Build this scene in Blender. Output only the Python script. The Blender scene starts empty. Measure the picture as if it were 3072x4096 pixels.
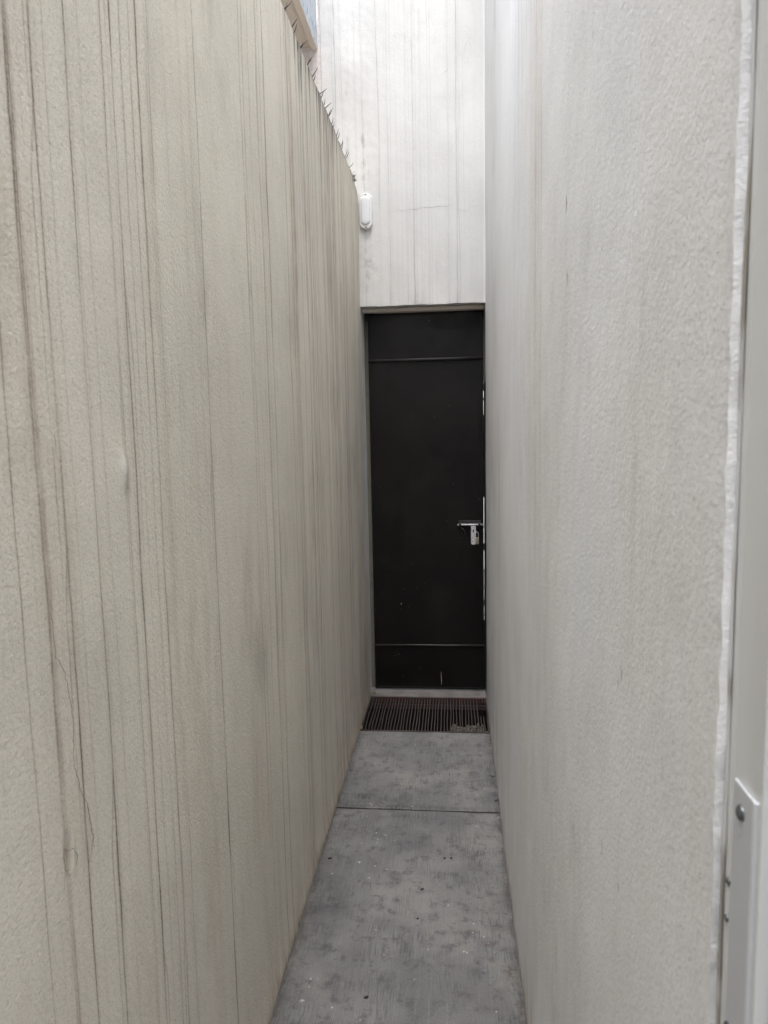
import bpy, bmesh, math, random
import numpy as np
from mathutils import Matrix, Vector
random.seed(7)
rng = np.random.default_rng(11)
S = bpy.context.scene

# ------------------------------------------------------------------ camera
cam_d = bpy.data.cameras.new("camera")
cam = bpy.data.objects.new("camera", cam_d)
S.collection.objects.link(cam)
F_PX, H_CAM = 2830.0, 1.5
nad = Vector((489, 24850, F_PX)).normalized()
fv = Vector((274, -323, F_PX)); fv = (fv - nad * fv.dot(nad)).normalized()
rt = nad.cross(fv).normalized()
if rt.x < 0: rt = -rt
up = -nad
# rows of the world<-image matrix are rt, fv, up; the image y axis points down, z forward
cam.matrix_world = Matrix(((rt.x, -rt.y, -rt.z, 0), (fv.x, -fv.y, -fv.z, 0), (up.x, -up.y, -up.z, H_CAM), (0, 0, 0, 1)))
cam_d.sensor_fit = 'VERTICAL'; cam_d.sensor_height = 36; cam_d.sensor_width = 27
cam_d.lens = F_PX / 4096 * 36
cam_d.clip_start = 0.02; cam_d.clip_end = 1000
cam_d.dof.use_dof = True
cam_d.dof.focus_distance = 3.2
cam_d.dof.aperture_fstop = 12.0
S.camera = cam

# ------------------------------------------------------------------ sky, sun, exposure
SUN_EL, SUN_ROT = math.radians(76), math.radians(178)
world = bpy.data.worlds.new("World"); S.world = world; world.use_nodes = True
wt = world.node_tree; wt.nodes.clear()
sky = wt.nodes.new('ShaderNodeTexSky'); sky.sky_type = 'NISHITA'; sky.sun_disc = False
sky.sun_elevation = SUN_EL; sky.sun_rotation = SUN_ROT; sky.air_density = 1.0; sky.dust_density = 4.0; sky.ozone_density = 1.0
hs = wt.nodes.new('ShaderNodeHueSaturation'); hs.inputs['Saturation'].default_value = 0.22
bg = wt.nodes.new('ShaderNodeBackground'); bg.inputs['Strength'].default_value = 0.15
wo = wt.nodes.new('ShaderNodeOutputWorld')
wt.links.new(sky.outputs[0], hs.inputs['Color']); wt.links.new(hs.outputs[0], bg.inputs[0]); wt.links.new(bg.outputs[0], wo.inputs[0])
sl = bpy.data.lights.new("sun", 'SUN'); sl.energy = 0.5; sl.angle = math.radians(50); sl.color = (1, .97, .93)
so = bpy.data.objects.new("sun", sl); S.collection.objects.link(so)
sd = Vector((math.sin(SUN_ROT) * math.cos(SUN_EL), math.cos(SUN_ROT) * math.cos(SUN_EL), math.sin(SUN_EL)))
so.rotation_euler = sd.to_track_quat('Z', 'Y').to_euler()
S.view_settings.view_transform = 'Standard'; S.view_settings.look = 'None'
S.view_settings.exposure = 2.5; S.view_settings.gamma = 1
S.cycles.max_bounces = 12; S.cycles.diffuse_bounces = 10; S.cycles.adaptive_threshold = .02; S.cycles.use_denoising = True

# ------------------------------------------------------------------ helpers
def link(o): S.collection.objects.link(o)
def tag(o, label=None, cat=None, group=None, kind=None):
    if label: o['label'] = label
    if cat: o['category'] = cat
    if group: o['group'] = group
    if kind: o['kind'] = kind
    return o
def thing(name, loc, label, cat, group=None):
    o = bpy.data.objects.new(name, None); o.empty_display_size = .05; link(o); o.location = loc
    return tag(o, label, cat, group)
def wloc(p):
    v = Vector((0, 0, 0))
    while p: v += p.location; p = p.parent
    return v
def mesh_obj(name, verts, faces, mat, parent=None, smooth=False, attrs=None, origin=None):
    """verts are world coordinates"""
    off = Vector(origin) if origin else (wloc(parent) if parent else Vector((0, 0, 0)))
    me = bpy.data.meshes.new(name)
    me.from_pydata([tuple(Vector(v) - off) for v in verts], [], faces)
    if smooth:
        me.polygons.foreach_set('use_smooth', [True] * len(me.polygons))
    if attrs:
        for k, a in attrs.items():
            at = me.attributes.new(k, 'FLOAT', 'POINT'); at.data.foreach_set('value', np.asarray(a, dtype=np.float32))
    me.materials.append(mat); me.update()
    o = bpy.data.objects.new(name, me); link(o)
    if parent: o.parent = parent
    elif origin: o.location = origin
    return o
class MB:
    def __init__(s): s.v = []; s.f = []
    def box(s, x0, x1, y0, y1, z0, z1):
        n = len(s.v)
        s.v += [(x0,y0,z0),(x1,y0,z0),(x1,y1,z0),(x0,y1,z0),(x0,y0,z1),(x1,y0,z1),(x1,y1,z1),(x0,y1,z1)]
        s.f += [(n,n+3,n+2,n+1),(n+4,n+5,n+6,n+7),(n,n+1,n+5,n+4),(n+1,n+2,n+6,n+5),(n+2,n+3,n+7,n+6),(n+3,n,n+4,n+7)]
        return s
    def bbox(s, x0, x1, y0, y1, z0, z1, b=.0015, seg=2):
        bm = bmesh.new(); bmesh.ops.create_cube(bm, size=1)
        for v in bm.verts:
            v.co = Vector(((x0+x1)/2 + v.co.x*(x1-x0), (y0+y1)/2 + v.co.y*(y1-y0), (z0+z1)/2 + v.co.z*(z1-z0)))
        bmesh.ops.bevel(bm, geom=list(bm.edges), offset=b, segments=seg, affect='EDGES', profile=.5)
        return s.add(bm)
    def add(s, bm, M=None):
        n = len(s.v); bm.verts.ensure_lookup_table()
        for i, v in enumerate(bm.verts):
            v.index = i; s.v.append(tuple(M @ v.co) if M else tuple(v.co))
        s.f += [tuple(n + v.index for v in f.verts) for f in bm.faces]
        bm.free(); return s
    def tube(s, pts, rad, seg=8, cap=True):
        pts = [Vector(p) for p in pts]; n0 = len(s.v)
        if not hasattr(rad, '__len__'): rad = [rad] * len(pts)
        ref = None
        for i, p in enumerate(pts):
            t = (pts[min(i+1, len(pts)-1)] - pts[max(i-1, 0)]).normalized()
            if ref is None: ref = t.cross(Vector((0,0,1))) if abs(t.z) < .9 else t.cross(Vector((1,0,0)))
            a = (ref - t * ref.dot(t)).normalized(); b = t.cross(a); ref = a
            for k in range(seg):
                an = 2*math.pi*k/seg
                s.v.append(tuple(p + (a*math.cos(an) + b*math.sin(an)) * rad[i]))
        for i in range(len(pts)-1):
            for k in range(seg):
                k2 = (k+1) % seg; q = n0 + i*seg
                s.f.append((q+k, q+k2, q+seg+k2, q+seg+k))
        if cap:
            s.f.append(tuple(n0 + k for k in reversed(range(seg))))
            s.f.append(tuple(n0 + (len(pts)-1)*seg + k for k in range(seg)))
        return s
    def poly(s, pts, axis, a, b):
        """extrude a polygon; axis 'y': pts are (x,z) from y=a to y=b; axis 'x': pts are (y,z)"""
        n = len(s.v); m = len(pts)
        for d in (a, b):
            for p in pts: s.v.append((p[0], d, p[1]) if axis == 'y' else (d, p[0], p[1]))
        s.f.append(tuple(range(n, n+m))); s.f.append(tuple(n+m+i for i in reversed(range(m))))
        for i in range(m):
            j = (i+1) % m; s.f.append((n+i, n+m+i, n+m+j, n+j))
        return s
    def build(s, name, mat, parent=None, smooth=False, origin=None):
        o = mesh_obj(name, s.v, s.f, mat, parent, smooth, None, origin)
        bm = bmesh.new(); bm.from_mesh(o.data); bmesh.ops.recalc_face_normals(bm, faces=bm.faces); bm.to_mesh(o.data); bm.free()
        return o
def fbm(x, seed, octs=4, f0=1.0):
    """smooth 1-D noise on an array of coordinates"""
    r = np.random.default_rng(seed); out = np.zeros_like(x, dtype=float); amp = 1
    for o in range(octs):
        f = f0 * 2**o; t = x * f; i = np.floor(t).astype(int); u = t - i; u = u*u*(3-2*u)
        tab = r.uniform(-1, 1, 4096); out += amp * (tab[i % 4096]*(1-u) + tab[(i+1) % 4096]*u); amp *= .5
    return out
def fbm2(x, y, seed, octs=3, f0=1.0):
    r = np.random.default_rng(seed); out = np.zeros(np.broadcast(x, y).shape); amp = 1
    for o in range(octs):
        f = f0 * 2**o; a = x*f; b = y*f; i = np.floor(a).astype(int); j = np.floor(b).astype(int)
        u = a-i; v = b-j; u = u*u*(3-2*u); v = v*v*(3-2*v); tab = r.uniform(-1, 1, (256, 256))
        g = lambda p, q: tab[p % 256, q % 256]
        out = out + amp*((g(i,j)*(1-u)+g(i+1,j)*u)*(1-v) + (g(i,j+1)*(1-u)+g(i+1,j+1)*u)*v); amp *= .5
    return out

# ------------------------------------------------------------------ materials
class NT:
    def __init__(s, name):
        s.m = bpy.data.materials.new(name); s.m.use_nodes = True; s.t = s.m.node_tree
        s.b = s.t.nodes['Principled BSDF']; s.pos = s.t.nodes.new('ShaderNodeNewGeometry').outputs['Position']
    def n(s, typ, **kw):
        nd = s.t.nodes.new(typ)
        for k, v in kw.items(): setattr(nd, k, v)
        return nd
    def put(s, sock, v):
        if hasattr(v, 'links') or hasattr(v, 'is_output'): s.t.links.new(v, sock)
        elif isinstance(v, tuple) and len(v) == 3 and sock.type == 'RGBA': sock.default_value = (*v, 1)
        else: sock.default_value = v
    def scale(s, v):
        nd = s.n('ShaderNodeVectorMath', operation='MULTIPLY'); s.put(nd.inputs[0], s.pos); nd.inputs[1].default_value = v
        return nd.outputs[0]
    def noise(s, scale, vec=None, detail=3, rough=.55, dist=0, out=0):
        nd = s.n('ShaderNodeTexNoise'); s.put(nd.inputs['Vector'], vec if vec is not None else s.pos)
        nd.inputs['Scale'].default_value = scale; nd.inputs['Detail'].default_value = detail
        nd.inputs['Roughness'].default_value = rough; nd.inputs['Distortion'].default_value = dist
        return nd.outputs[out]
    def voro(s, scale, vec=None, rand=1, feature='F1'):
        nd = s.n('ShaderNodeTexVoronoi', feature=feature); s.put(nd.inputs['Vector'], vec if vec is not None else s.pos)
        nd.inputs['Scale'].default_value = scale; nd.inputs['Randomness'].default_value = rand
        return nd
    def ramp(s, v, lo, hi, a=0., b=1.):
        nd = s.n('ShaderNodeMapRange', interpolation_type='SMOOTHSTEP'); s.put(nd.inputs['Value'], v)
        nd.inputs['From Min'].default_value = lo; nd.inputs['From Max'].default_value = hi
        nd.inputs['To Min'].default_value = a; nd.inputs['To Max'].default_value = b
        return nd.outputs[0]
    def math(s, op, a, b=0., clamp=False):
        nd = s.n('ShaderNodeMath', operation=op, use_clamp=clamp); s.put(nd.inputs[0], a); s.put(nd.inputs[1], b); return nd.outputs[0]
    def mix(s, f, a, b, blend='MIX'):
        nd = s.n('ShaderNodeMix', data_type='RGBA', blend_type=blend); s.put(nd.inputs[0], f); s.put(nd.inputs[6], a); s.put(nd.inputs[7], b)
        return nd.outputs[2]
    def attr(s, name): return s.n('ShaderNodeAttribute', attribute_name=name).outputs['Fac']
    def bump(s, h, dist, strength=1., prev=None):
        nd = s.n('ShaderNodeBump'); s.put(nd.inputs['Height'], h); nd.inputs['Distance'].default_value = dist
        nd.inputs['Strength'].default_value = strength
        if prev is not None: s.put(nd.inputs['Normal'], prev)
        return nd.outputs[0]
    def done(s, col, rough=.9, normal=None, metal=0., spec=.3):
        s.put(s.b.inputs['Base Color'], col); s.put(s.b.inputs['Roughness'], rough)
        s.put(s.b.inputs['Metallic'], metal); s.b.inputs['Specular IOR Level'].default_value = spec
        if normal is not None: s.put(s.b.inputs['Normal'], normal)
        return s.m

def plaster(name, c1, c2, dirt, tint, grain=300., bump=.0011, fine=(1, .25, .05), streak_dark=(.075,.06,.048), warm=(.37,.30,.24), dist=1., pale_c=(.80,.78,.74)):
    """painted sand render: c1/c2 patchy paint, attributes streak (thin runs, lump shadow), smear (soft runs), rough (coarser grain)"""
    t = NT(name)
    big = t.ramp(t.noise(1.6, detail=4), .35, .68)
    col = t.mix(big, c1, c2)
    hue = t.ramp(t.noise(2.3, t.scale((1, 1, .6)), detail=2), .45, .7, 0, .35)
    col = t.mix(hue, col, tint)
    cl = t.math('MULTIPLY', t.ramp(t.noise(4.5, t.scale((1, 1, .45)), detail=6, rough=.62), .50, .72), t.ramp(t.noise(1.1, detail=2), .42, .62))
    col = t.mix(t.math('MULTIPLY', cl, .40), col, dirt)
    # grain: worm-like sand texture
    g1 = t.noise(grain, detail=4, rough=.68, dist=dist)
    g2 = t.noise(grain*.4, detail=3, rough=.6, dist=dist*.4)
    v = t.voro(grain*.55, feature='SMOOTH_F1').outputs['Distance']
    h = t.math('ADD', t.math('MULTIPLY', g1, .7), t.math('MULTIPLY', g2, .6))
    h = t.math('ADD', h, t.math('MULTIPLY', v, .35))
    sand = t.noise(grain*2.6, detail=2, rough=.7)
    col = t.mix(t.ramp(sand, .52, .62, 0, .22), col, dirt)
    col = t.mix(t.ramp(sand, .48, .38, 0, .25), col, pale_c)
    pit = t.ramp(g1, .3, .48, 1, 0)
    col = t.mix(t.math('MULTIPLY', pit, .42), col, dirt, 'MIX')  # pits darkened in colour, standing in for shade in the grain
    # soft vertical streaking in fine noise
    sv = t.noise(60, t.scale(fine), detail=5, rough=.7)
    col = t.mix(t.ramp(sv, .52, .75, 0, .22), col, dirt)
    # named runs
    br = t.ramp(t.noise(30, t.scale((1, 1, .35)), detail=3), .3, .6, .45, 1)
    gr = t.ramp(g1, .35, .62, 1.2, .82)
    st = t.math('MULTIPLY', t.math('MULTIPLY', t.attr('streak'), br), gr, True)
    sm = t.math('MULTIPLY', t.attr('smear'), t.ramp(t.noise(45, t.scale((1, 1, .3)), detail=4), .3, .65, .35, 1), True)
    col = t.mix(sm, col, warm)
    col = t.mix(st, col, streak_dark)
    col = t.mix(t.math('MULTIPLY', t.attr('soot'), br, True), col, (.035,.033,.030))
    lt = t.math('MULTIPLY', t.attr('pale'), .8, True)
    col = t.mix(lt, col, (.66, .67, .68))
    n = t.bump(h, bump*1.25, 1.)
    n = t.bump(t.noise(7, detail=2), .006, .5, n)
    return t.done(col, .88, n, spec=.25)

M = {}
M['beige'] = plaster('beige_render', (.66,.625,.545), (.59,.56,.488), (.25,.23,.185), (.605,.565,.52), grain=290, bump=.0010, dist=.4)
M['grey'] = plaster('grey_render', (.65,.657,.662), (.588,.594,.60), (.30,.298,.29), (.61,.635,.675), grain=300, bump=.0009, dist=.2)
M['white'] = plaster('white_render', (.565,.563,.558), (.53,.528,.522), (.42,.40,.37), (.78,.775,.77), grain=190, bump=.0005, fine=(1, 1, .05), streak_dark=(.24,.235,.23), warm=(.36,.36,.355))

t = NT('pink_render')
M['pink'] = t.done(t.mix(t.ramp(t.noise(60, detail=4), .4, .7), (.60,.56,.545), (.50,.465,.45)), .9, t.bump(t.noise(90, detail=4, dist=.8), .004, .9))
t = NT('skylit_edge_render')
M['bead'] = t.done(t.mix(t.ramp(t.noise(120, detail=4), .35, .6), (.74,.75,.77), (.80,.81,.83)), .85, t.bump(t.noise(240, detail=4, dist=.3), .0012, .9))  # whiter than the wall, standing in for sky light on the edge
t = NT('pale_bounce_render')
M['pinkish'] = t.done(t.mix(t.noise(5, detail=4), (.72,.73,.74), (.66,.67,.68)), .9)  # brightened so the added walls bounce light forward
t = NT('soffit_paint')
M['soffit'] = t.done(t.mix(t.ramp(t.noise(3, detail=4), .4, .7), (.60,.54,.475), (.53,.48,.425)), .85, t.bump(t.noise(220), .0005, .5))
t = NT('olive_paint')
M['olive'] = t.done(t.mix(t.noise(40), (.20,.185,.15), (.13,.12,.10)), .8)
t = NT('weathered_blue_render')
c = t.mix(t.ramp(t.noise(40, t.scale((1, 1, .35)), detail=6, rough=.75), .5, .62), (.42,.46,.52), (.15,.17,.20))
M['bluewall'] = t.done(t.mix(t.ramp(t.noise(9, detail=3), .4, .7), c, (.46,.49,.53)), .9, t.bump(t.noise(150, detail=4), .003, .8))
t = NT('raw_masonry')
M['masonry'] = t.done(t.mix(t.noise(20), (.45,.44,.42), (.36,.35,.33)), .9)

# concrete floor
t = NT('broomed_concrete')
big = t.ramp(t.noise(3.2, detail=5, rough=.6), .35, .68)
col = t.mix(big, (.106,.105,.108), (.172,.167,.162))
col = t.mix(t.ramp(t.noise(11, detail=4), .5, .72, 0, .7), col, (.078,.078,.081))
broom = t.noise(1, t.scale((330, 14, 60)), detail=3, rough=.65)
broom2 = t.noise(1, t.scale((160, 5, 60)), detail=2, rough=.5)
gate = t.ramp(t.noise(7, detail=3), .42, .62)
bl = t.math('MULTIPLY', t.ramp(broom, .5, .66), gate)
col = t.mix(t.math('MULTIPLY', bl, .8), col, (.04,.049,.05))
col = t.mix(t.ramp(broom2, .5, .7, 0, .3), col, (.18,.178,.178))
dk = t.math('MULTIPLY', t.attr('stain'), t.ramp(t.math('ADD', t.math('MULTIPLY', broom, .6), t.math('MULTIPLY', t.noise(60, detail=5, rough=.7), .55)), .42, .68, .15, 1), True)
col = t.mix(dk, col, (.034,.034,.038))
brn = t.math('MULTIPLY', t.attr('earth'), t.ramp(t.noise(80, detail=5, rough=.7), .35, .62, .25, 1), True)
col = t.mix(brn, col, (.068,.058,.048))
pits = t.voro(75).outputs['Distance']
pm = t.math('MULTIPLY', t.ramp(pits, .06, .16, 1, 0), t.ramp(t.noise(6, detail=2), .5, .6))
col = t.mix(t.math('MULTIPLY', pm, .8), col, (.05,.05,.05))
wsp = t.voro(38, t.scale((1, .7, 1))).outputs['Distance']
wm = t.math('MULTIPLY', t.ramp(wsp, .05, .13, 1, 0), t.ramp(t.noise(5, t.scale((1,1,3)), detail=2), .5, .58))
col = t.mix(t.math('MULTIPLY', wm, .75), col, (.42,.42,.42))
fg = t.noise(420, detail=4, rough=.75)
col = t.mix(t.ramp(fg, .50, .64, 0, .35), col, (.055,.054,.055))
col = t.mix(t.ramp(fg, .50, .36, 0, .28), col, (.23,.228,.225))
col = t.mix(t.math('MULTIPLY', t.ramp(t.noise(22, detail=6, rough=.75), .52, .64), .6), col, (.058,.057,.060))
nb = t.bump(broom, .0012, .8); nb = t.bump(t.noise(120, detail=5), .0012, .5, nb)
M['concrete'] = t.done(col, .82, nb, spec=.35)
t = NT('sill_concrete')
M['sill'] = t.done(t.mix(t.ramp(t.noise(14, detail=5), .4, .7), (.15,.137,.132), (.105,.10,.098)), .9, t.bump(t.noise(110, detail=4), .0015, .7))
t = NT('pit_concrete')
M['pit'] = t.done(t.mix(t.ramp(t.noise(30, detail=5), .4, .7), (.012,.011,.010), (.006,.0055,.005)), .95, t.bump(t.noise(60, detail=5), .006, .9))
t = NT('broken_rubble')
M['rubble'] = t.done(t.mix(t.ramp(t.noise(70, detail=5, rough=.7), .42, .6), (.13,.115,.095), (.02,.018,.015)), .95, t.bump(t.noise(90, detail=5), .008, 1))
t = NT('outdoor_ground')
M['ground'] = t.done(t.mix(t.ramp(t.noise(4, detail=6), .35, .7), (.26,.255,.25), (.19,.19,.19)), .9, t.bump(t.noise(60, detail=5), .003, .6))
# rusty painted iron
t = NT('rusty_iron')
c = t.mix(t.ramp(t.noise(90, detail=4), .4, .65), (.045,.039,.039), (.055,.036,.031))
M['rust'] = t.done(c, .8, t.bump(t.noise(400, detail=4), .0006, .8), metal=.15)
t = NT('red_rust')
M['redrust'] = t.done(t.mix(t.ramp(t.noise(25, detail=4), .42, .6), (.060,.027,.023), (.034,.028,.027)), .85, t.bump(t.noise(400), .0006, .8))
# door paint
t = NT('black_door_paint')
scr = t.noise(1, t.scale((170, 100, 9)), detail=4, rough=.7, dist=.4)
c = t.mix(t.ramp(t.noise(2.2, detail=3), .35, .65), (.0048,.0032,.0032), (.0025,.0018,.0020))
c = t.mix(t.math('MULTIPLY', t.ramp(scr, .56, .72), t.ramp(t.noise(3.5, detail=2), .42, .62, 0, .35)), c, (.018,.016,.016))
c = t.mix(t.ramp(t.noise(5, t.scale((1, 1, .6)), detail=5), .5, .75, 0, .45), c, (.013,.011,.0105))
spk = t.voro(34); sm_ = t.math('MULTIPLY', t.ramp(spk.outputs['Distance'], .03, .06, 1, 0), t.ramp(t.noise(11, detail=1), .60, .62))
c = t.mix(sm_, c, (.4,.4,.4))
M['door'] = t.done(c, t.ramp(t.noise(6, detail=4), .3, .7, .30, .60), t.bump(t.noise(3.5, detail=3), .014, .35), spec=.30)
t = NT('black_frame_paint')
M['doorframe'] = t.done(t.mix(t.noise(30), (.002,.002,.002), (.004,.0035,.0035)), .55, t.bump(t.noise(200), .0006, .5))
t = NT('door_bar_paint')
M['bar'] = t.done(t.mix(t.noise(40, detail=4), (.025,.022,.024), (.036,.032,.034)), .45)
t = NT('scratched_steel')
M['steel'] = t.done(t.mix(t.ramp(t.noise(110, detail=2), .58, .68), (.66,.67,.69), (.16,.16,.17)), t.ramp(t.noise(120), .3, .7, .25, .6), t.bump(t.noise(300), .0008, .6), metal=.35)
t = NT('lock_brass')
M['lock'] = t.done(t.mix(t.ramp(t.noise(120), .4, .6), (.42,.39,.33), (.28,.26,.22)), .45, metal=.6)
t = NT('aluminium')
M['alu'] = t.done(t.mix(t.ramp(t.noise(8, t.scale((1, 1, .15)), detail=4), .4, .7), (.60,.61,.61), (.54,.545,.545)), .42, t.bump(t.noise(300, t.scale((1,1,.05))), .0002, .4), metal=.25)
t = NT('plate_metal')
M['plate'] = t.done(t.mix(t.noise(12, detail=3), (.66,.68,.72), (.58,.60,.63)), .30, metal=.45)
t = NT('bolt_zinc')
M['bolt'] = t.done(t.mix(t.noise(200), (.16,.17,.18), (.10,.11,.12)), .35, metal=.8)
t = NT('dark_rubber')
M['rubber'] = t.done(t.mix(t.noise(50), (.04,.045,.06), (.025,.028,.035)), .7)
t = NT('sealant')
M['sealant'] = t.done(t.mix(t.ramp(t.noise(25, t.scale((1,1,.3)), detail=3), .45, .6), (.50,.50,.50), (.26,.24,.21)), .7)
t = NT('white_plastic')
g = t.ramp(t.noise(35, t.scale((1, 1, .4)), detail=3), .5, .75, 0, .35)
M['plastic'] = t.done(t.mix(g, (.64,.64,.635), (.52,.515,.50)), .35, spec=.5)
t = NT('lens_plastic')
M['lens'] = t.done(t.mix(t.ramp(t.noise(28, t.scale((1,1,.4)), detail=2), .5, .7, 0, .6), (.60,.61,.625), (.50,.51,.52)), .28, spec=.5)
t = NT('screw_metal')
M['screw'] = t.done(t.mix(t.noise(300), (.30,.29,.26), (.20,.19,.17)), .5, metal=.6)
t = NT('spike_metal')
M['spike'] = t.done(t.mix(t.noise(300), (.018,.014,.014), (.035,.022,.02)), .6, metal=.2)
t = NT('crack_dirt')
M['crack'] = t.done(t.mix(t.noise(200), (.15,.13,.10), (.24,.21,.17)), .95)
t = NT('faint_crack')
M['fcrack'] = t.done(t.mix(t.noise(200), (.27,.27,.265), (.36,.36,.355)), .95)
t = NT('leaf_brown')
M['leaf'] = t.done(t.mix(t.noise(150), (.20,.13,.06), (.10,.065,.035)), .85)
t = NT('white_paint')
M['wpaint'] = t.done(t.mix(t.noise(90), (.36,.35,.33), (.27,.26,.245)), .7)
t = NT('black_dirt')
M['dirt'] = t.done(t.mix(t.noise(90), (.02,.018,.015), (.035,.03,.026)), .95)

# ------------------------------------------------------------------ dimensions
XL, XR = -.484, .178            # faces of the boundary wall and of the house wall
YB, YD = 3.84, 3.96             # face of the end wall, front of the metal door
Y_NEAR = .482                   # near corner of the house wall
ZLINT = 2.162

def grid_wall(name, fixed, axis, us, zs_fn, nz, mat, parent, attrs_fn, bulge=.0015, seed=1, facing=1, zoff=0):
    """dense face of a wall: u along the wall, z up; attributes per vertex"""
    nu = len(us); Z = np.zeros((nu, nz)); U = np.repeat(us[:, None], nz, 1)
    for i, u in enumerate(us):
        z0, z1 = zs_fn(u); Z[i] = np.linspace(z0, z1, nz)
    A = attrs_fn(U, Z)
    D = fixed + bulge * fbm2(U, Z, seed, 3, 2.3)
    D = D + A.pop('disp', 0)
    if axis == 'x': V = np.stack([D, U, Z], -1)
    else: V = np.stack([U, D, Z], -1)
    V = V.reshape(-1, 3)
    i, j = np.meshgrid(np.arange(nu-1), np.arange(nz-1), indexing='ij'); a = i*nz + j
    F = np.stack([a, a+nz, a+nz+1, a+1], -1).reshape(-1, 4)
    if facing < 0: F = F[:, ::-1]
    return mesh_obj(name, V.tolist(), F.tolist(), mat, parent, True, {k: v.reshape(-1) for k, v in A.items()})

def gauss(U, c, w): return np.exp(-((U - c) / w)**2)

# ------------------------------------------------------------------ ground and paving (the setting)
g = MB()
PX0, PX1, PY0, PY1 = XL - .006, XR + .002, 3.402, 3.862
R_ = 60
g.v = [(-R_,-R_,-.004),(R_,-R_,-.004),(R_,R_,-.004),(-R_,R_,-.004),(PX0,PY0,-.004),(PX1,PY0,-.004),(PX1,PY1,-.004),(PX0,PY1,-.004)]
g.f = [(0,1,5,4),(1,2,6,5),(2,3,7,6),(3,0,4,7)]
tag(mesh_obj('ground', g.v, g.f, M['ground']), kind='structure')
# drain channel under the grate
p = MB(); ZP = -.26
p.v = [(PX0,PY0,-.004),(PX1,PY0,-.004),(PX1,PY1,-.004),(PX0,PY1,-.004),(PX0,PY0,ZP),(PX1,PY0,ZP),(PX1,PY1,ZP),(PX0,PY1,ZP)]
p.f = [(4,5,6,7),(0,1,5,4),(1,2,6,5),(2,3,7,6),(3,0,4,7)]
tag(mesh_obj('drain_channel', p.v, p.f, M['pit']), kind='structure')
# rubble heap inside the channel
def blob(cx, cy, cz, rx, ry, rz, seed, sub=4, amp=.25, f=9, cut=None):
    bm = bmesh.new(); bmesh.ops.create_icosphere(bm, subdivisions=sub, radius=1)
    co = np.array([v.co[:] for v in bm.verts])
    nn = fbm2(co[:,0]*f*.3 + co[:,2]*1.7, co[:,1]*f*.3 - co[:,2]*1.1, seed, 4, 1.0)
    for v, k in zip(bm.verts, nn):
        v.co = Vector((cx + v.co.x*rx*(1+amp*k), cy + v.co.y*ry*(1+amp*k), cz + v.co.z*rz*(1+amp*k)))
    return bm
r = MB(); r.add(blob(.05, 3.53, -.225, .15, .15, .195, 5, 5, .12, 14)); r.add(blob(.135, 3.52, -.215, .06, .12, .185, 9, 5, .15, 14))
r.add(blob(-.10, 3.43, -.25, .12, .07, .09, 19, 4, .3, 14))
tag(r.build('rubble', M['rubble'], None, True), kind='stuff')

def floor_attrs(U, V):
    st = np.zeros_like(U); ea = np.zeros_like(U)
    def b(x, y, rx, ry, a): return a*np.exp(-((U-x)/rx)**2 - ((V-y)/ry)**2)
    for q in [(-.45,2.69,.06,.035,1.0),(-.38,2.755,.035,.02,.9),(-.25,2.725,.07,.03,.8),(-.454,2.53,.05,.09,.75),(-.39,2.10,.035,.055,1.0),(-.40,2.49,.06,.05,.5),
              (.064,2.36,.035,.06,.85),(.08,2.30,.06,.10,.35),(-.12,2.44,.10,.05,.5),(-.44,2.05,.03,.1,.5),(-.15,1.905,.02,.03,.9),(-.30,1.88,.10,.03,.45),
              (-.42,1.74,.07,.10,.45),(-.30,1.76,.10,.05,.4),(-.02,2.60,.18,.05,.25),(-.2,2.68,.3,.012,.75),(-.47,3.1,.02,.3,.4),(.165,3.0,.02,.35,.45),(.172,2.3,.02,.6,.5),(-.478,2.2,.012,1.2,.8),(.172,2.5,.008,1.2,.9)]: st += b(*q)
    for q in [(.004,1.977,.02,.008,.9),(.05,1.989,.012,.008,.9),(.085,1.933,.012,.010,1),(.131,1.918,.012,.010,1),(.152,1.83,.025,.035,1.2),(.13,2.02,.03,.03,.7),(.12,2.1,.04,.04,.4),
              (.12,1.76,.03,.02,.5),(.02,1.74,.03,.02,.6),(.07,1.70,.02,.015,.6),(.16,1.62,.03,.06,.7),(.1,2.5,.06,.05,.3),(-.02,1.84,.012,.009,.7),(.10,1.87,.012,.009,.9),(.06,1.86,.01,.008,.8),(.165,2.2,.02,.08,.6),(-.47,1.9,.02,.5,.5),(.163,1.72,.015,.02,.9)]: ea += b(*q)
    e_ = np.minimum(U - XL, XR - U); ed = np.exp(-np.clip(e_, 0, 1)/(.010 + .016*np.clip(fbm(V, 63, 4, 6.), 0, 1))); st += .9*ed; ea += .7*ed*np.clip(fbm(V, 64, 4, 9.)+.3, 0, 1)
    st += .5*np.clip(fbm2(U*1.3, V, 65, 5, 5.)-.12, 0, 1)
    st *= .8 + .5*fbm2(U, V, 61, 3, 18); ea *= .9 + .6*fbm2(U, V, 62, 3, 60)
    return np.clip(st, 0, 1), np.clip(ea, 0, 1)
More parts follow.
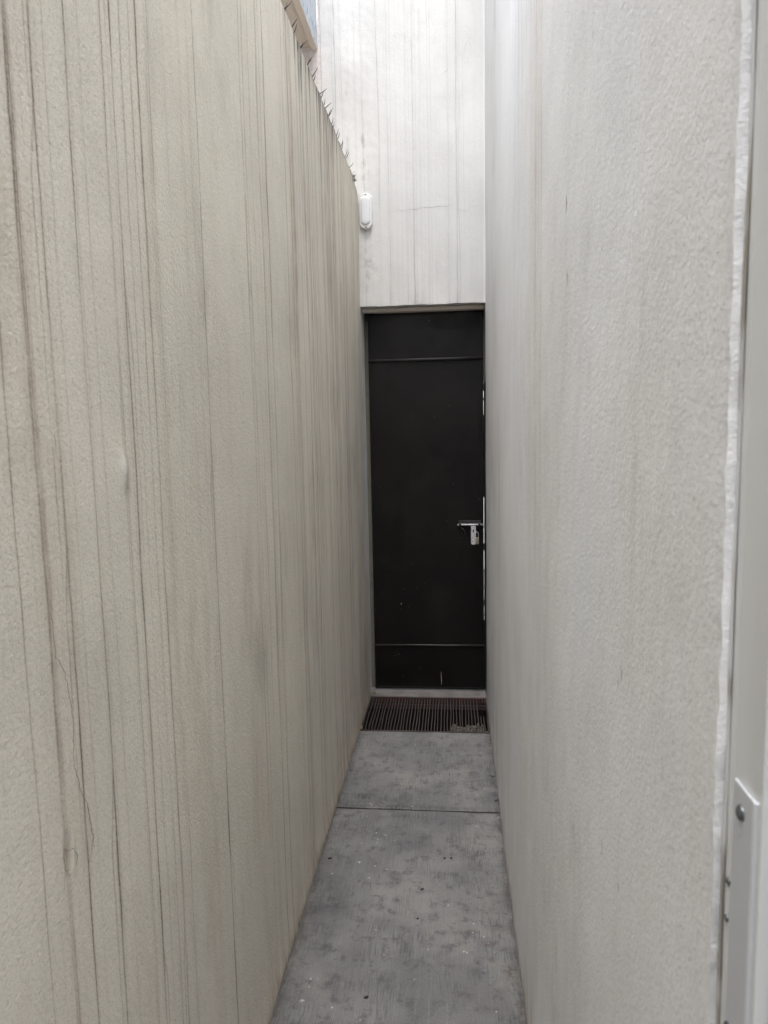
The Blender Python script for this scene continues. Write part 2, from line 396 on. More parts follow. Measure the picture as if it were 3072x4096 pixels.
def slab(name, y0, y1, seed, ztop=0.):
    nx, ny = 120, max(3, int((y1-y0)/.006)); us = np.linspace(XL-.003, XR+.003, nx); vs = np.linspace(y0, y1, ny)
    U, V = np.meshgrid(us, vs, indexing='ij')
    edge = np.minimum(V - y0, y1 - V); rnd = .004*np.exp(-(edge/.006)**2)
    Z = ztop + .0008*fbm2(U, V, seed, 3, 12) - rnd
    st, ea = floor_attrs(U, V)
    P = np.stack([U, V, Z], -1).reshape(-1, 3).tolist()
    i, j = np.meshgrid(np.arange(nx-1), np.arange(ny-1), indexing='ij'); a = i*ny + j
    F = np.stack([a, a+ny, a+ny+1, a+1], -1).reshape(-1, 4).tolist()
    o = mesh_obj(name, P, F, M['concrete'], None, True, {'stain': st.reshape(-1), 'earth': ea.reshape(-1)})
    return tag(o, kind='structure')
slab('path', .49, 2.6640, 3, 0.0); slab('path', 2.6665, 3.4015, 4, .0015)
tag(MB().box(XL-.003, XR+.003, 2.660, 2.670, -.02, -.0018).build('path_joint', M['pit']), kind='structure')
MB_s = MB().bbox(XL-.004, XR+.004, 3.862, 4.12, -.06, .006, .004)
tag(MB_s.build('path_sill', M['sill']), kind='structure')

# ------------------------------------------------------------------ boundary wall (beige, on one side of the alley)
def ztop(y):
    z = 2.746 + .0185*(y - 2.2)
    if y > 3.66: z -= .30*(y-3.66)**1.15
    return z + .0022*math.sin(y*37) + .0015*math.sin(y*91+1)
bw = thing('boundary_wall', (XL-.07, 2., 0), 'beige rendered wall with dark rain streaks, topped with small spikes', 'wall')
LS = [(.736,.0013,.7),(.785,.0026,.55),(.7899,.0022,.55),(.7939,.0014,.3),(.8349,.00193,.95),(.8616,.00146,.25),(.9135,.0021,.8),(.9208,.0013,.3),(.9495,.0018,.25),(1.0139,.0016,.5),(1.0426,.0023,.95),(1.0738,.002,.3),(1.1058,.0017,.5),(1.1318,.0022,.8),(1.1736,.0015,.5),(1.237,.0015,.35),(1.3915,.0022,.85),(1.7106,.0027,.45),(1.735,.0024,.55),(1.7859,.0026,.4),(1.8577,.0028,.6),(1.8838,.0024,.4),(1.9216,.003,.75),(2.2116,.0042,.5),(2.3458,.0045,.4),(2.4298,.005,.6),(2.5014,.005,.65)]
r1 = np.random.default_rng(5)
for k in range(125):
    y = 2.1 + 1.74*r1.random()**.9; LS.append((y, .0014 + .003*r1.random()*(y/3), .10 + .60*r1.random()**2.2))
FK = [(r1.choice([.835,.9135,1.0426,1.1318,1.3915,1.72,1.8577,1.92,2.21,2.35,2.43]), r1.uniform(.6, 2.6), r1.uniform(.12, .7), r1.choice([-1, 1])*r1.uniform(.004, .016)) for _ in range(36)]
for k in range(34): LS.append((.62 + 1.5*r1.random(), .001 + .0012*r1.random(), .06 + .16*r1.random()))
DR = [(2.185,.4,.5),(2.216,.35,.4),(2.2,.2,.4),(2.335,.35,.7),(2.386,.5,.95),(2.40,.3,.8),(2.424,.45,1.),(2.44,.25,.9),(2.512,.2,.7),(2.567,.28,.95),(2.60,.15,.5),(2.703,.3,.95),(2.72,.2,.6),(2.751,.45,.9),(2.78,.3,.8),(2.83,.5,1.),(2.87,.3,.9),(2.9,.4,.8),(2.941,.5,1.),(2.98,.3,.7),(3.02,.3,.7),(3.058,.45,.9),(3.1,.2,.7),(3.153,.4,.9),(3.2,.2,.5),(3.28,.25,.6),(3.36,.2,.5),(3.5,.15,.4),(2.28,.15,.5),(2.48,.15,.5),(2.65,.15,.6)]
def wall_attrs(U, Z):
    st = np.zeros_like(U); sm = np.zeros_like(U); so_ = np.zeros_like(U); top = np.vectorize(ztop)(U[:, 0])[:, None] - Z
    ln = np.random.default_rng(3).uniform(1.0, 2.5, len(LS))
    for k, (c, w, a) in enumerate(LS):
        dr = .0016*fbm(Z*1.0 + 50*k, 100+k, 4, 3.0) + .0007*fbm(Z + 9*k, 300+k, 3, 22.)
        am = a*(.80 + .42*fbm(Z + 13*k, 500+k, 4, 2.6)); ww = w*.85*(1 + .45*fbm(Z + 3*k, 700+k, 3, 6.))
        m = slice(*np.searchsorted(U[:, 0], [c - .03, c + .03]))
        if m.stop <= m.start: continue
        fade = np.clip(1.1 - (.75 if a < .5 else .30)*np.clip(ln[k] - Z[m], 0, 3)/1.6, .12, 1.1)
        st[m] = np.maximum(st[m], am[m]*fade*gauss(U[m] + dr[m], c, ww[m]))
        sm[m] += .28*a*gauss(U[m] + dr[m], c, ww[m]*4)*fade
    for k, (c, z1, L, off) in enumerate(FK):
        m = slice(*np.searchsorted(U[:, 0], [c - .04, c + .04])); q_ = np.clip((z1 - Z[m])/L, 0, 1); on = (Z[m] < z1)*(Z[m] > z1 - L)
        st[m] = np.maximum(st[m], .55*on*(1-q_)**.6*gauss(U[m] + .0007*fbm(Z[m] + k, 1700+k, 3, 22.), c + off*np.minimum(q_*5, 1), .0012 + .0006*c))
    for k, (c, L, a) in enumerate(DR):
        dr = .002*fbm(Z + 31*k, 900+k, 3, 9.)
        e = np.exp(-np.clip(top, 0, 9)/(L*.5)); w = .0035 + .010*e*(a > .6)
        m = slice(*np.searchsorted(U[:, 0], [c - .06, c + .06]))
        so_[m] = np.maximum(so_[m], 1.15*a*e[m]*gauss(U[m] + dr[m], c, w[m]))
    edge = np.exp(-np.clip(top, 0, 1)/.012)*np.clip((U-2.1)*1.2, 0, 1)*.55*np.clip(fbm(U, 8, 4, 14.)+.6, 0, 1); so_ = np.maximum(so_, edge)
    # broad soft runs and the darker near end
    sm += .10*np.clip(fbm(U, 41, 5, 5.) , 0, 1)
    sm += np.clip((U-2.1)/1.6, 0, 1)*.13*np.clip(fbm(U, 42, 5, 16.)+.2, 0, 1)*np.exp(-np.clip(top,0,9)/1.2)
    sm += .16*gauss(U, .788, .007)
    sm += .55*np.clip((U-2.3)/1.5, 0, 1)*np.exp(-Z/.45)*np.clip(fbm2(U*2.2, Z*.7, 46, 4, 5.)+.45, 0, 1)
    sm += .30*np.clip(fbm2(U*1.6, Z*.25, 47, 4, 7.)-.15, 0, 1)
    base = np.exp(-Z/.05); sm += base*(.75 + .5*fbm2(U, Z*4, 43, 3, 9)) + .25*np.exp(-Z/.22)*np.clip(fbm(U, 49, 5, 9.)+.3, 0, 1)
    st = np.maximum(st, .95*np.exp(-Z/(.006 + .010*np.clip(fbm(U, 48, 4, 11.), 0, 1))))
    pale = .5*np.exp(-((U-1.004)/.010)**2 - ((Z-1.449)/.014)**2)
    # trowel ripples where the render meets the path
    disp = .006*np.exp(-Z/.05) + .0012*np.exp(-Z/.09)*fbm2(U*.6, Z*22, 44, 3, 6)
    # damage: filled lump and flaked patch
    disp += .006*np.exp(-((U-1.004)/.012)**2 - ((Z-1.449)/.018)**2) - .0045*np.exp(-((U-1.012)/.010)**2 - ((Z-1.432)/.012)**2)
    q = np.exp(-(((U-.790)/.013)**4 + ((Z-.974)/.020)**4)); disp -= .0028*q; disp += .0022*np.exp(-(np.sqrt(((U-.790)/.013)**2 + ((Z-.974)/.02)**2)-1.05)**2/.03)
    sm += .5*q*.5; st = np.maximum(st, .55*np.exp(-(((U-1.018)/.005)**2 + ((Z-1.430)/.016)**2)))  # dark mark beside the lump is its shadow, painted into streak
    return dict(soot=np.clip(so_, 0, 1), streak=np.clip(st, 0, 1), smear=np.clip(sm, 0, .85), pale=np.clip(pale, 0, 1), disp=disp)
us = np.concatenate([np.arange(.3, .62, .02), np.arange(.62, 2.0, .0011), np.arange(2.0, YB+.012, .0018)])
zn = 150
grid_wall('face', XL, 'x', us, lambda y: (-.003, ztop(y)), zn, M['beige'], bw, wall_attrs, .0018, 21, 1)
# core of the wall behind the face: top, back, ends
ys = np.linspace(-3.0, YB+.01, 220); cv = []; cf = []
for y in ys:
    z = ztop(max(y, .3)); xf = XL - .004
    if y < .32: xf = XL
    cv += [(xf, y, -.003), (xf, y, z - .0005), (XL-.14, y, z - .004), (XL-.14, y, -.003)]
for i in range(len(ys)-1):
    a = 4*i
    for k in range(3): cf.append((a+k, a+k+1, a+k+5, a+k+4))
cf += [(0,1,2,3), tuple(4*(len(ys)-1)+k for k in (3,2,1,0))]
# lip that closes the gap between face and core at the top
mesh_obj('core', cv, cf, M['beige'], bw)
# crack lines: slim ribbons of dirt
def ribbon(name, pts, w, mat, parent, axis, d, seed, jit=.0015, sub=6):
    r = random.Random(seed); P = []; jit *= 1.3
    for a, b in zip(pts[:-1], pts[1:]):
        for k in range(sub):
            f = k/sub; P.append((a[0]*(1-f)+b[0]*f + r.uniform(-jit, jit), a[1]*(1-f)+b[1]*f + r.uniform(-jit, jit)))
    P.append(pts[-1]); v = []; f = []
    for i, p in enumerate(P):
        q = Vector(P[min(i+1, len(P)-1)]) - Vector(P[max(i-1, 0)]); n = Vector((-q.y, q.x)).normalized()
        ww = w*(.35 + .9*r.random())*(math.sin(math.pi*min(1, max(.06, i/(len(P)-1))))**.4 if i < len(P)-1 else .2)
        for s_, dd in ((-1, 0), (0, .0004), (1, 0)):
            a, b = p[0] + n.x*ww*s_/2, p[1] + n.y*ww*s_/2
            v.append((d + dd, a, b) if axis == 'x' else (a, d - dd, b))
    for i in range(len(P)-1):
        for k in (0, 1): f.append((3*i+k, 3*i+k+1, 3*i+k+4, 3*i+k+3))
    return mesh_obj(name, v, f, mat, parent)
CR = [(.7895,1.3068),(.7876,1.2759),(.7909,1.236),(.8072,1.2106),(.8155,1.1695),(.8169,1.138),(.8137,1.0849),(.8235,1.0509),(.837,1.0221),(.841,.9952),(.8458,.9731),(.8395,.9521),(.8300,.9420)]
ribbon('crack', CR, .0007, M['crack'], bw, 'x', XL+.0025, 3)
ribbon('crack', [(.837,1.0221),(.8395,1.008),(.841,.9952),(.8458,.9731),(.8455,.955)], .0014, M['crack'], bw, 'x', XL+.0028, 4)
ribbon('crack', [(.7792,.9951),(.783,.990),(.7982,.9838),(.8059,.9705),(.8021,.9596),(.7852,.9549)], .0011, M['crack'], bw, 'x', XL+.0028, 6, .0008)
ribbon('crack', [(.7792,.9951),(.776,.985),(.7781,.97),(.7852,.9549)], .0008, M['crack'], bw, 'x', XL+.0026, 7, .0008)
ribbon('crack', [(3.70,.20),(3.705,.30),(3.695,.40),(3.71,.52)], .005, M['crack'], bw, 'x', XL+.0025, 8, .003)
ribbon('crack', [(3.50,.17),(3.51,.22),(3.50,.26)], .012, M['crack'], bw, 'x', XL+.0025, 9, .003)

# spikes along its top
SP = [[((2.208,2.748),(-.46,2.766)),((2.22,2.749),(-.476,2.771))],[((2.309,2.751),(-.465,2.776)),((2.339,2.75),(-.473,2.776))],[((2.433,2.754),(-.459,2.772)),((2.445,2.757),(-.477,2.778))],
 [((2.544,2.754),(-.464,2.779)),((2.548,2.756),(-.477,2.776))],[((2.635,2.758),(-.463,2.786)),((2.659,2.756),(-.478,2.773))],[((2.774,2.761),(-.456,2.777)),((2.801,2.76),(-.474,2.779))],
 [((2.862,2.76),(-.479,2.782)),((2.893,2.762),(-.458,2.78))],[((2.965,2.764),(-.474,2.786)),((2.973,2.766),(-.467,2.796))],[((3.042,2.764),(-.478,2.79)),((3.083,2.767),(-.48,2.788))],
 [((3.167,2.768),(-.475,2.793)),((3.204,2.771),(-.476,2.794))],[((3.285,2.769),(-.474,2.797)),((3.308,2.766),(-.477,2.796))],[((3.41,2.77),(-.475,2.794)),((3.431,2.769),(-.468,2.8))],[((3.557,2.774),(-.464,2.795))]]
ORD = ['topmost in the photo, crossed before the beige soffit', 'second from the photo top, before the soffit', 'third from the photo top, near the soffit end', 'fourth from the photo top, below the beam end',
 'fifth from the photo top, against pinkish plaster', 'sixth from the photo top, crossing the dark corner line', 'seventh from the photo top, one upright one leaning', 'eighth from the photo top, close together',
 'ninth from the photo top, short and upright', 'fourth up from the lamp, parallel', 'third up from the lamp, nearly touching', 'second up from the lamp, narrow V', 'lowest, beside rusty debris']
for i, grp in enumerate(SP):
    y0 = sum(s[0][0] for s in grp)/len(grp); o = thing('wall_spikes', (XL-.008, y0, ztop(y0)), ('pair of dark spikes' if len(grp) > 1 else 'lone dark spike') + ', ' + ORD[i], 'spikes', 'spikes along the beige wall top')
    for k, ((yb, zb), (xt, zt)) in enumerate(grp):
        B = Vector((XL-.010, yb, ztop(yb)-.006)); E = Vector((XL+.0005, yb, zb)); T = Vector((xt, yb, zt))
        r_ = random.Random(i*7+k); sag = Vector((.0015, 0, -.0022))*r_.uniform(.2, 1.2)
        mb = MB(); mb.tube([B, E*.999 + Vector((0,0,.0)), E.lerp(T, .35)+sag, E.lerp(T, .7)+sag*.8, T], [.0018, .0017, .0015, .0011, .0004], 7)
        mb.build('spike', M['spike'], o, True)
# rusty debris caught at the end of the wall top
o = thing('rusty_debris', (XL, 3.66, 2.765), 'small clump of rusty twigs at the low end of the beige wall top', 'debris')
mb = MB()
for k in range(16):
    r_ = random.Random(k+70); c_ = Vector((XL+.003+r_.uniform(-.004,.010), 3.66+r_.uniform(-.03,.03), 2.764+r_.uniform(-.016,.014)))
    d_ = Vector((r_.uniform(-1,1), r_.uniform(-1,1), r_.uniform(-1,1)))*.009
    mb.tube([c_-d_, c_+Vector((.001,0,.002)), c_+d_], [.0008,.0016,.0006], 5)
mb.build('twigs', M['spike'], o)

# ------------------------------------------------------------------ doorway wall (white, across the end of the alley)
dw = thing('doorway_wall', (-.2, YB+.15, 0), 'tall white rendered wall with grey drip streaks above the black door', 'wall')
BS = [(-.6023,.004,.35),(-.5866,.0018,.6),(-.5579,.0015,.3),(-.5660,.001,.25),(-.4876,.0016,.25),(-.4512,.0022,.45),(-.3709,.0022,.6),(-.3206,.0022,.5),(-.3051,.0012,.3),(-.2768,.0012,.25),(-.2306,.0013,.4),(-.2229,.001,.25),(-.2113,.001,.3),(-.1921,.002,.65),(-.1883,.0012,.4),(-.1767,.0012,.3),(-.1486,.001,.2),(-.1116,.0013,.45),(-.1026,.001,.3),(-.0746,.0009,.2),(.0296,.0022,.75),(.046,.0014,.4),(-.255,.001,.2),(-.135,.001,.2)]
r2 = np.random.default_rng(9)
for k in range(26): BS.append((-.62 + .78*r2.random(), .0008 + .001*r2.random(), .05 + .14*r2.random()))
def back_attrs(U, Z):
    st = np.zeros_like(U); sm = np.zeros_like(U)
    for k, (c, w, a) in enumerate(BS):
        dr = .0035*fbm(Z + 17*k, 1100+k, 4, 1.6) + .0010*fbm(Z + 9*k, 1300+k, 3, 12.)
        am = a*(.75 + .45*fbm(Z + 13*k, 1500+k, 3, 3.))
        if -.45 < c < -.36: am = am*np.clip((Z-2.62)/.12, 0, 1)
        if c == -.6023 or c == -.5579: am = am*(Z > 2.9)
        st = np.maximum(st, am*gauss(U+dr, c, w)); sm += .25*a*gauss(U+dr, c, w*4)
        if c > -.36: sm += .18*a*gauss(U+dr, c, w*5)*np.exp(-(Z-2.17)/.25)
    # mottled strips near the left corner
    mot = np.clip(fbm2(U, Z, 71, 4, 38.), 0, 1)
    for (c, w, z0, z1, a) in [(-.535,.012,2.8,3.35,.9),(-.4512,.010,2.75,3.1,1.),(-.43,.04,2.2,2.56,.8),(-.40,.05,2.72,2.95,.45),(-.2,.15,3.35,3.7,.25)]:
        sm += a*mot*gauss(U, c, w)*np.clip((Z-z0)/.1, 0, 1)*np.clip((z1-Z)/.1, 0, 1)
    sm += .4*np.exp(-(Z-ZLINT)/.012)*np.clip(fbm(U, 72, 4, 20.)+.2, 0, 1)
    for (c, w) in [(.03,.02),(-.17,.03)]: sm += .5*np.exp(-(Z-ZLINT)/.03)*gauss(U, c, w)
    pale = gauss(U, XR-.004, .005 + .002*fbm(Z, 77, 3, 9.))*.9
    pale = pale + .7*np.clip(fbm2(U, Z, 73, 3, 25.)-.2, 0, 1)*gauss(U, -.03, .05)*gauss(Z, 2.42, .1)
    rough = np.clip((-.36 - U)/.05 + .4*fbm2(U, Z, 74, 2, 8.), 0, 1)
    disp = -rough*.0006*fbm2(U, Z, 75, 2, 30.)
    return dict(streak=np.clip(st, 0, 1), smear=np.clip(sm, 0, .8), pale=np.clip(pale, 0, 1), disp=disp)
ux = np.arange(-.6585, XR+.0016, .0012)
grid_wall('face', YB, 'y', ux, lambda x: (ZLINT + .0010*math.sin(x*70)+.0014*math.sin(x*23), 5.2), 500, M['white'], dw, back_attrs, .0014, 31, 1)
m = MB()
m.box(-.6585, XR, YB+.006, 4.12, ZLINT+.0005, 5.2)          # mass above the doorway
m.v = m.v
m.build('lintel', M['white'], dw)
m = MB(); m.box(-.6585, -.4845, YB+.004, 4.12, -.003, ZLINT-.001); m.build('jamb', M['grey'], dw)
# plaster reveal step around the door, lighter patch and gate stop
m = MB(); m.bbox(-.4843, .1765, 3.895, 3.950, ZLINT-.022, ZLINT-.002, .003); m.build('reveal_moulding', M['soffit'], dw)
m = MB(); m.box(-.4843, -.4575, 3.992, 4.118, .008, ZLINT-.003); m.build('door_stop', M['olive'], dw)  # darker olive here stands in for shade as well as dirt
m = MB(); m.box(.1762, .1815, 3.8475, 3.969, .008, 1.755); m.build('steel_jamb', M['doorframe'], dw)
m = MB(); m.box(.1762, .1815, 3.8475, 3.969, 1.756, ZLINT-.003); m.build('steel_jamb', M['olive'], dw)
m = MB(); m.box(.1728, XR-.0006, 3.97, 4.0, .01, 1.755); m.box(.1700, .1727, 3.993, 4.0, 1.712, 1.755); m.box(.1718, .1727, 3.990, 3.9925, .10, .70)
for a_, b_ in ((.008, .415), (.82, .858), (1.123, 1.579), (1.66, 1.672), (.60, .606), (.50, .53), (.70, .708), (.66, .662), (.44, .446), (.95, .953)): m.box(.1690, .1727, 3.993, 4.0, a_, b_)
m.build('gate_stop', M['doorframe'], dw)
m = MB(); m.box(.1702, XR-.0006, 3.97, 4.0, 1.757, ZLINT-.003); m.build('door_stop', M['olive'], dw)
CX = [(-.3225,2.6445),(-.291,2.6392),(-.271,2.6511),(-.2475,2.6409),(-.2199,2.6486),(-.1728,2.6448),(-.1491,2.6573),(-.1022,2.6505),(-.0631,2.6561),(-.0241,2.6527),(.007,2.6602)]
ribbon('crack', CX, .0016, M['fcrack'], dw, 'y', YB-.0016, 12, .001)
ribbon('crack', [(.0296,2.636),(.0766,2.6239),(.0999,2.6407),(.1541,2.6538)], .0014, M['fcrack'], dw, 'y', YB-.0016, 13, .001)
ribbon('scratch', [(-.05,3.29),(-.02,3.31),(.0,3.33)], .0012, M['fcrack'], dw, 'y', YB-.0016, 14, .0005)
ribbon('scratch', [(.075,3.39),(.08,3.43),(.10,3.46),(.115,3.462)], .0012, M['fcrack'], dw, 'y', YB-.0016, 15, .0005)

# ------------------------------------------------------------------ house wall (grey, other side)
hw = thing('house_wall', (XR+.1, 2.2, 0), 'pale grey rough rendered wall beside the gate post, facing the streaked beige wall', 'wall')
HS = []
r3 = np.random.default_rng(23)
for k in range(60):
    y = 1.45 + 2.4*r3.random()**1.1; HS.append((y, .002 + .005*r3.random(), .05 + .26*r3.random()**2))
for c, a in [(1.49,.5),(1.53,.35),(1.62,.3),(1.70,.45),(1.78,.35),(1.9,.3),(2.1,.35),(2.3,.3)]: HS.append((c, .0024, a))
rk = np.random.default_rng(77).random((40, 3))
def right_attrs(U, Z):
    st = np.zeros_like(U); sm = np.zeros_like(U)
    for k, (c, w, a) in enumerate(HS):
        dr = .003*fbm(Z + 17*k, 2100+k, 4, 1.6); am = a*(.7 + .5*fbm(Z + 13*k, 2500+k, 3, 2.))*np.clip((Z-.5)/1.2, .12, 1)
        m_ = slice(*np.searchsorted(U[:, 0], [c-.05, c+.05])); st[m_] = np.maximum(st[m_], am[m_]*gauss(U[m_]+dr[m_], c, w))
    sm += .30*gauss(U, 1.58, .10)*np.clip((Z-1.1)/.9, 0, 1)
    sm += .16*np.clip(fbm2(U, Z*.7, 81, 4, 3.), 0, 1) + .12*np.clip((.75-U)/.3, 0, 1)*np.clip(fbm2(U, Z*.5, 82, 4, 8.)+.3, 0, 1)
    for zc, yc in ((1.8415, 1.1605), (1.7276, 1.1487)):
        st = np.maximum(st, np.exp(-((U-yc)/.0022)**2 - ((Z-zc)/.007)**2))
    sm += .6*np.exp(-Z/.04) + .2*np.exp(-Z/.2)*np.clip(fbm(U, 87, 5, 9.)+.3, 0, 1); st = np.maximum(st, .95*np.exp(-Z/(.006+.009*np.clip(fbm(U, 88, 4, 12.), 0, 1))))
    pale = sum(.9*np.exp(-((U-yc+.002)/.003)**2 - ((Z-zc+.013)/.005)**2) for zc, yc in ((1.8415, 1.1605), (1.7276, 1.1487)))
    disp = -.004*np.exp(-Z/.05)
    disp += .004*sum(np.exp(-((U-yc)/.0025)**2 - ((Z-zc)/.006)**2) for zc, yc in ((1.8415, 1.1605), (1.7276, 1.1487)))
    rag = (.0011*fbm2(U, Z, 83, 3, 45.))*np.exp(-(U-Y_NEAR)/.006); disp += rag
    so_ = sum(1.1*np.exp(-((U-yc)/.0026)**2 - ((Z-zc)/.008)**2) for zc, yc in ((1.8415, 1.1605), (1.7276, 1.1487)))
    for k in range(40):
        yc = .7 + 2.8*rk[k, 0]**1.5; zc = .2 + 2.2*rk[k, 1]; so_ = so_ + .7*np.exp(-((U-yc)/(.0016+.0006*yc))**2 - ((Z-zc)/(.003+.006*rk[k, 2]))**2)
    sm += .5*np.clip(fbm2(U*2.2, Z*.6, 84, 4, 6.)-.1, 0, 1)*np.exp(-Z/.5)
    sm += .35*gauss(U, .70, .05)*np.clip(fbm2(U, Z*.5, 85, 4, 9.)+.2, 0, 1)*np.clip(Z-1.2, 0, 1)
    return dict(soot=np.clip(so_, 0, 1), streak=np.clip(st, 0, 1), smear=np.clip(sm, 0, .8), pale=np.clip(pale, 0, 1), disp=disp)
us = np.concatenate([np.arange(Y_NEAR, .6, .0016), np.arange(.6, 1.25, .0024), np.arange(1.25, YB+.004, .0022)])
grid_wall('face', XR, 'x', us, lambda y: (-.003, 4.5), 560, M['grey'], hw, right_attrs, .0016, 41, -1)
# ragged plaster return that faces the near opening
nz = 560; nx = 10; zz = np.linspace(-.003, 4.5, nz); xx = np.linspace(0, .030, nx)
XX, ZZ = np.meshgrid(xx, zz, indexing='ij')
lowz = ZZ < 1.273
YY = Y_NEAR + .0012*fbm2(XX, ZZ, 91, 4, 70.) + np.where(lowz, .0015, 0)*np.clip(XX/.006, 0, 1)
uc = np.full((1, nz), Y_NEAR); X2 = XR + XX; X2[0] = (XR + .0016*fbm2(uc, zz[None], 41, 3, 2.3) + right_attrs(np.repeat(uc, 2, 0), np.repeat(zz[None], 2, 0))['disp'][:1])[0]; YY[0] = Y_NEAR; X2[1] = np.maximum(X2[1], X2[0]+.001)
V = np.stack([X2, YY, ZZ], -1).reshape(-1, 3).tolist()
i, j = np.meshgrid(np.arange(nx-1), np.arange(nz-1), indexing='ij'); a = i*nz+j
F = np.stack([a, a+nz, a+nz+1, a+1], -1).reshape(-1, 4).tolist()
zero = np.zeros(nx*nz)
mesh_obj('corner_return', V, F, M['bead'], hw, True, None)
m = MB(); m.box(XR+.004, XR+.25, Y_NEAR+.004, 4.12, -.003, 4.5); m.box(XR+.030, 2.0, Y_NEAR, .70, -.003, 4.5)
m.build('core', M['grey'], hw)

# unseen walls added behind the opening to hold back low sky light
pw = thing('unseen_light_wall', (1., -1.5, 0), 'plain pale wall added unseen behind the path opening to shape the light', 'wall')
m = MB(); m.box(-1.3, 2.0, -1.6, -1.4, -.003, 5.5); m.box(1.8, 2.0, -1.4, .48, -.003, 5.5); m.build('render_coat', M['pinkish'], pw)

# ------------------------------------------------------------------ neighbouring building seen over the boundary wall
nbx = thing('neighbour_building', (-1.0, 2, 0), 'building with bluish weathered upper wall and beige soffit above the spiked wall', 'building')
m = MB(); m.box(-1.3, -.7085, YB+.003, 4.12, -.003, 3.70); m.box(-.7083, -.6600, YB+.003, 4.12, -.003, 3.463); m.box(-.675, -.6600, YB+.003, 4.12, 3.4635, 5.2)
m.build('end_wall', M['pink'], nbx)
ya = np.linspace(2.45, YB-.0005, 240); v = []; f = []
for k, y in enumerate(ya):
    e = .0015*math.sin(y*61) + .001*math.sin(y*173)
    v += [(-.675 + .0015*math.sin(y*47), y, 3.458 + e), (-.675, y, 3.466 + e), (-.676, y, 5.2), (-.95, y, 5.2)]
for k in range(len(ya)-1):
    for q in range(3): f.append((4*k+q, 4*k+4+q, 4*k+5+q, 4*k+1+q))
mesh_obj('upper_wall', v, f, M['bluewall'], nbx)
m = MB(); m.bbox(-.708, -.6755, 2.45, YB-.001, 3.4555, 3.470, .0015); m.build('drip_beam', M['soffit'], nbx)
m = MB(); m.box(-1.3, -.7085, 2.45, YB+.001, 3.4735, 3.60); m.build('soffit', M['soffit'], nbx)
m = MB(); m.box(-1.3, -1.1, 2.45, YB, -.003, 3.473); m.build('lower_wall', M['soffit'], nbx)

# ------------------------------------------------------------------ bulkhead lamp
lp = thing('wall_lamp', (-.4415, YB, 2.645), 'oval white plastic bulkhead lamp fixed upright on the white wall, left of the streaks', 'lamp')
def stadium(w, h, n=14):
    r_ = w/2; c_ = h/2 - r_; P = []
    for k in range(n+1): a_ = math.pi*k/n; P.append((r_*math.cos(a_), c_ + r_*math.sin(a_)))
    for k in range(n+1): a_ = math.pi + math.pi*k/n; P.append((r_*math.cos(a_), -c_ + r_*math.sin(a_)))
    return P
def loft(name, rings, mat, parent, cx, cz):
    v = []; f = []
    for (w, h, y) in rings: v += [(cx + p[0], y, cz + p[1]) for p in stadium(w, h)]
    n = len(stadium(1, 2))
    for r_ in range(len(rings)-1):
        for k in range(n): f.append((r_*n+k, r_*n+(k+1) % n, (r_+1)*n+(k+1) % n, (r_+1)*n+k))
    f.append(tuple((len(rings)-1)*n + k for k in range(n)))
    o = MB(); o.v = v; o.f = f; ob = o.build(name, mat, parent, True); ob.data.set_sharp_from_angle(angle=.5); return ob
cx, cz = -.4415, 2.645
loft('base', [(.0635,.180,YB+.004),(.066,.182,YB-.006),(.066,.182,YB-.014),(.063,.179,YB-.018),(.058,.174,YB-.0195)], M['plastic'], lp, cx, cz)
ln = loft('lens', [(.049,.146,YB-.018),(.048,.145,YB-.0215),(.045,.142,YB-.0245),(.038,.135,YB-.0265),(.026,.12,YB-.0275),(.012,.10,YB-.0278)], M['lens'], lp, cx-.001, cz+.002)
for s_ in (1, -1):
    mb = MB(); zc = cz + s_*.0825
    mb.tube([(cx+.001, YB-.017, zc), (cx+.001, YB-.0215, zc)], [.0045, .0045], 14); mb.tube([(cx+.001, YB-.0213, zc), (cx+.001, YB-.0225, zc)], [.0032, .001], 14)
    mb.build('screw', M['screw'], lp)

# ------------------------------------------------------------------ metal door
DXL, DXR, DZ0, DZ1 = -.459, .1697, .014, 2.1425
dr = thing('metal_door', (DXL, YD, 0), 'black painted sheet metal door with two thin cross bars closing the end of the path', 'door')
us = np.linspace(DXL+.006, DXR-.011, 60); zs = np.linspace(DZ0+.006, DZ1-.004, 180); UU, ZZ = np.meshgrid(us, zs, indexing='ij')
YY = YD + .003 + .0016*fbm2(UU, ZZ, 51, 3, 2.2)
V = np.stack([UU, YY, ZZ], -1).reshape(-1, 3).tolist(); i, j = np.meshgrid(np.arange(59), np.arange(179), indexing='ij'); a = i*180+j
pn = mesh_obj('panel', V, np.stack([a, a+180, a+181, a+1], -1).reshape(-1, 4).tolist(), M['door'], dr, True)
m = MB(); m.box(DXL+.006, DXR-.012, YD+.008, YD+.022, DZ0+.006, DZ1-.006); m.build('back_sheet', M['doorframe'], dr)
m = MB(); m.bbox(DXL, DXL+.0075, YD-.002, YD+.028, DZ0, DZ1, .0012); m.bbox(DXR-.013, DXR, YD-.001, YD+.028, DZ0, DZ1, .0015)
m.bbox(DXL+.0076, DXR-.0131, YD-.001, YD+.028, DZ1-.006, DZ1, .001); m.bbox(DXL+.0076, DXR-.0131, YD-.001, YD+.028, DZ0, DZ0+.010, .001)
m.build('frame', M['doorframe'], dr)
for z_, h_, n_ in ((1.888, .0075, 0), (.2755, .005, 1)):
    m = MB(); m.tube([(DXL-.0015, YD-.004, z_-.0012), (-.2, YD-.0045, z_+.0006), (0, YD-.0045, z_), (DXR-.004, YD-.004, z_+.0012)], h_, 10); m.build('cross_bar', M['bar'], dr, True)
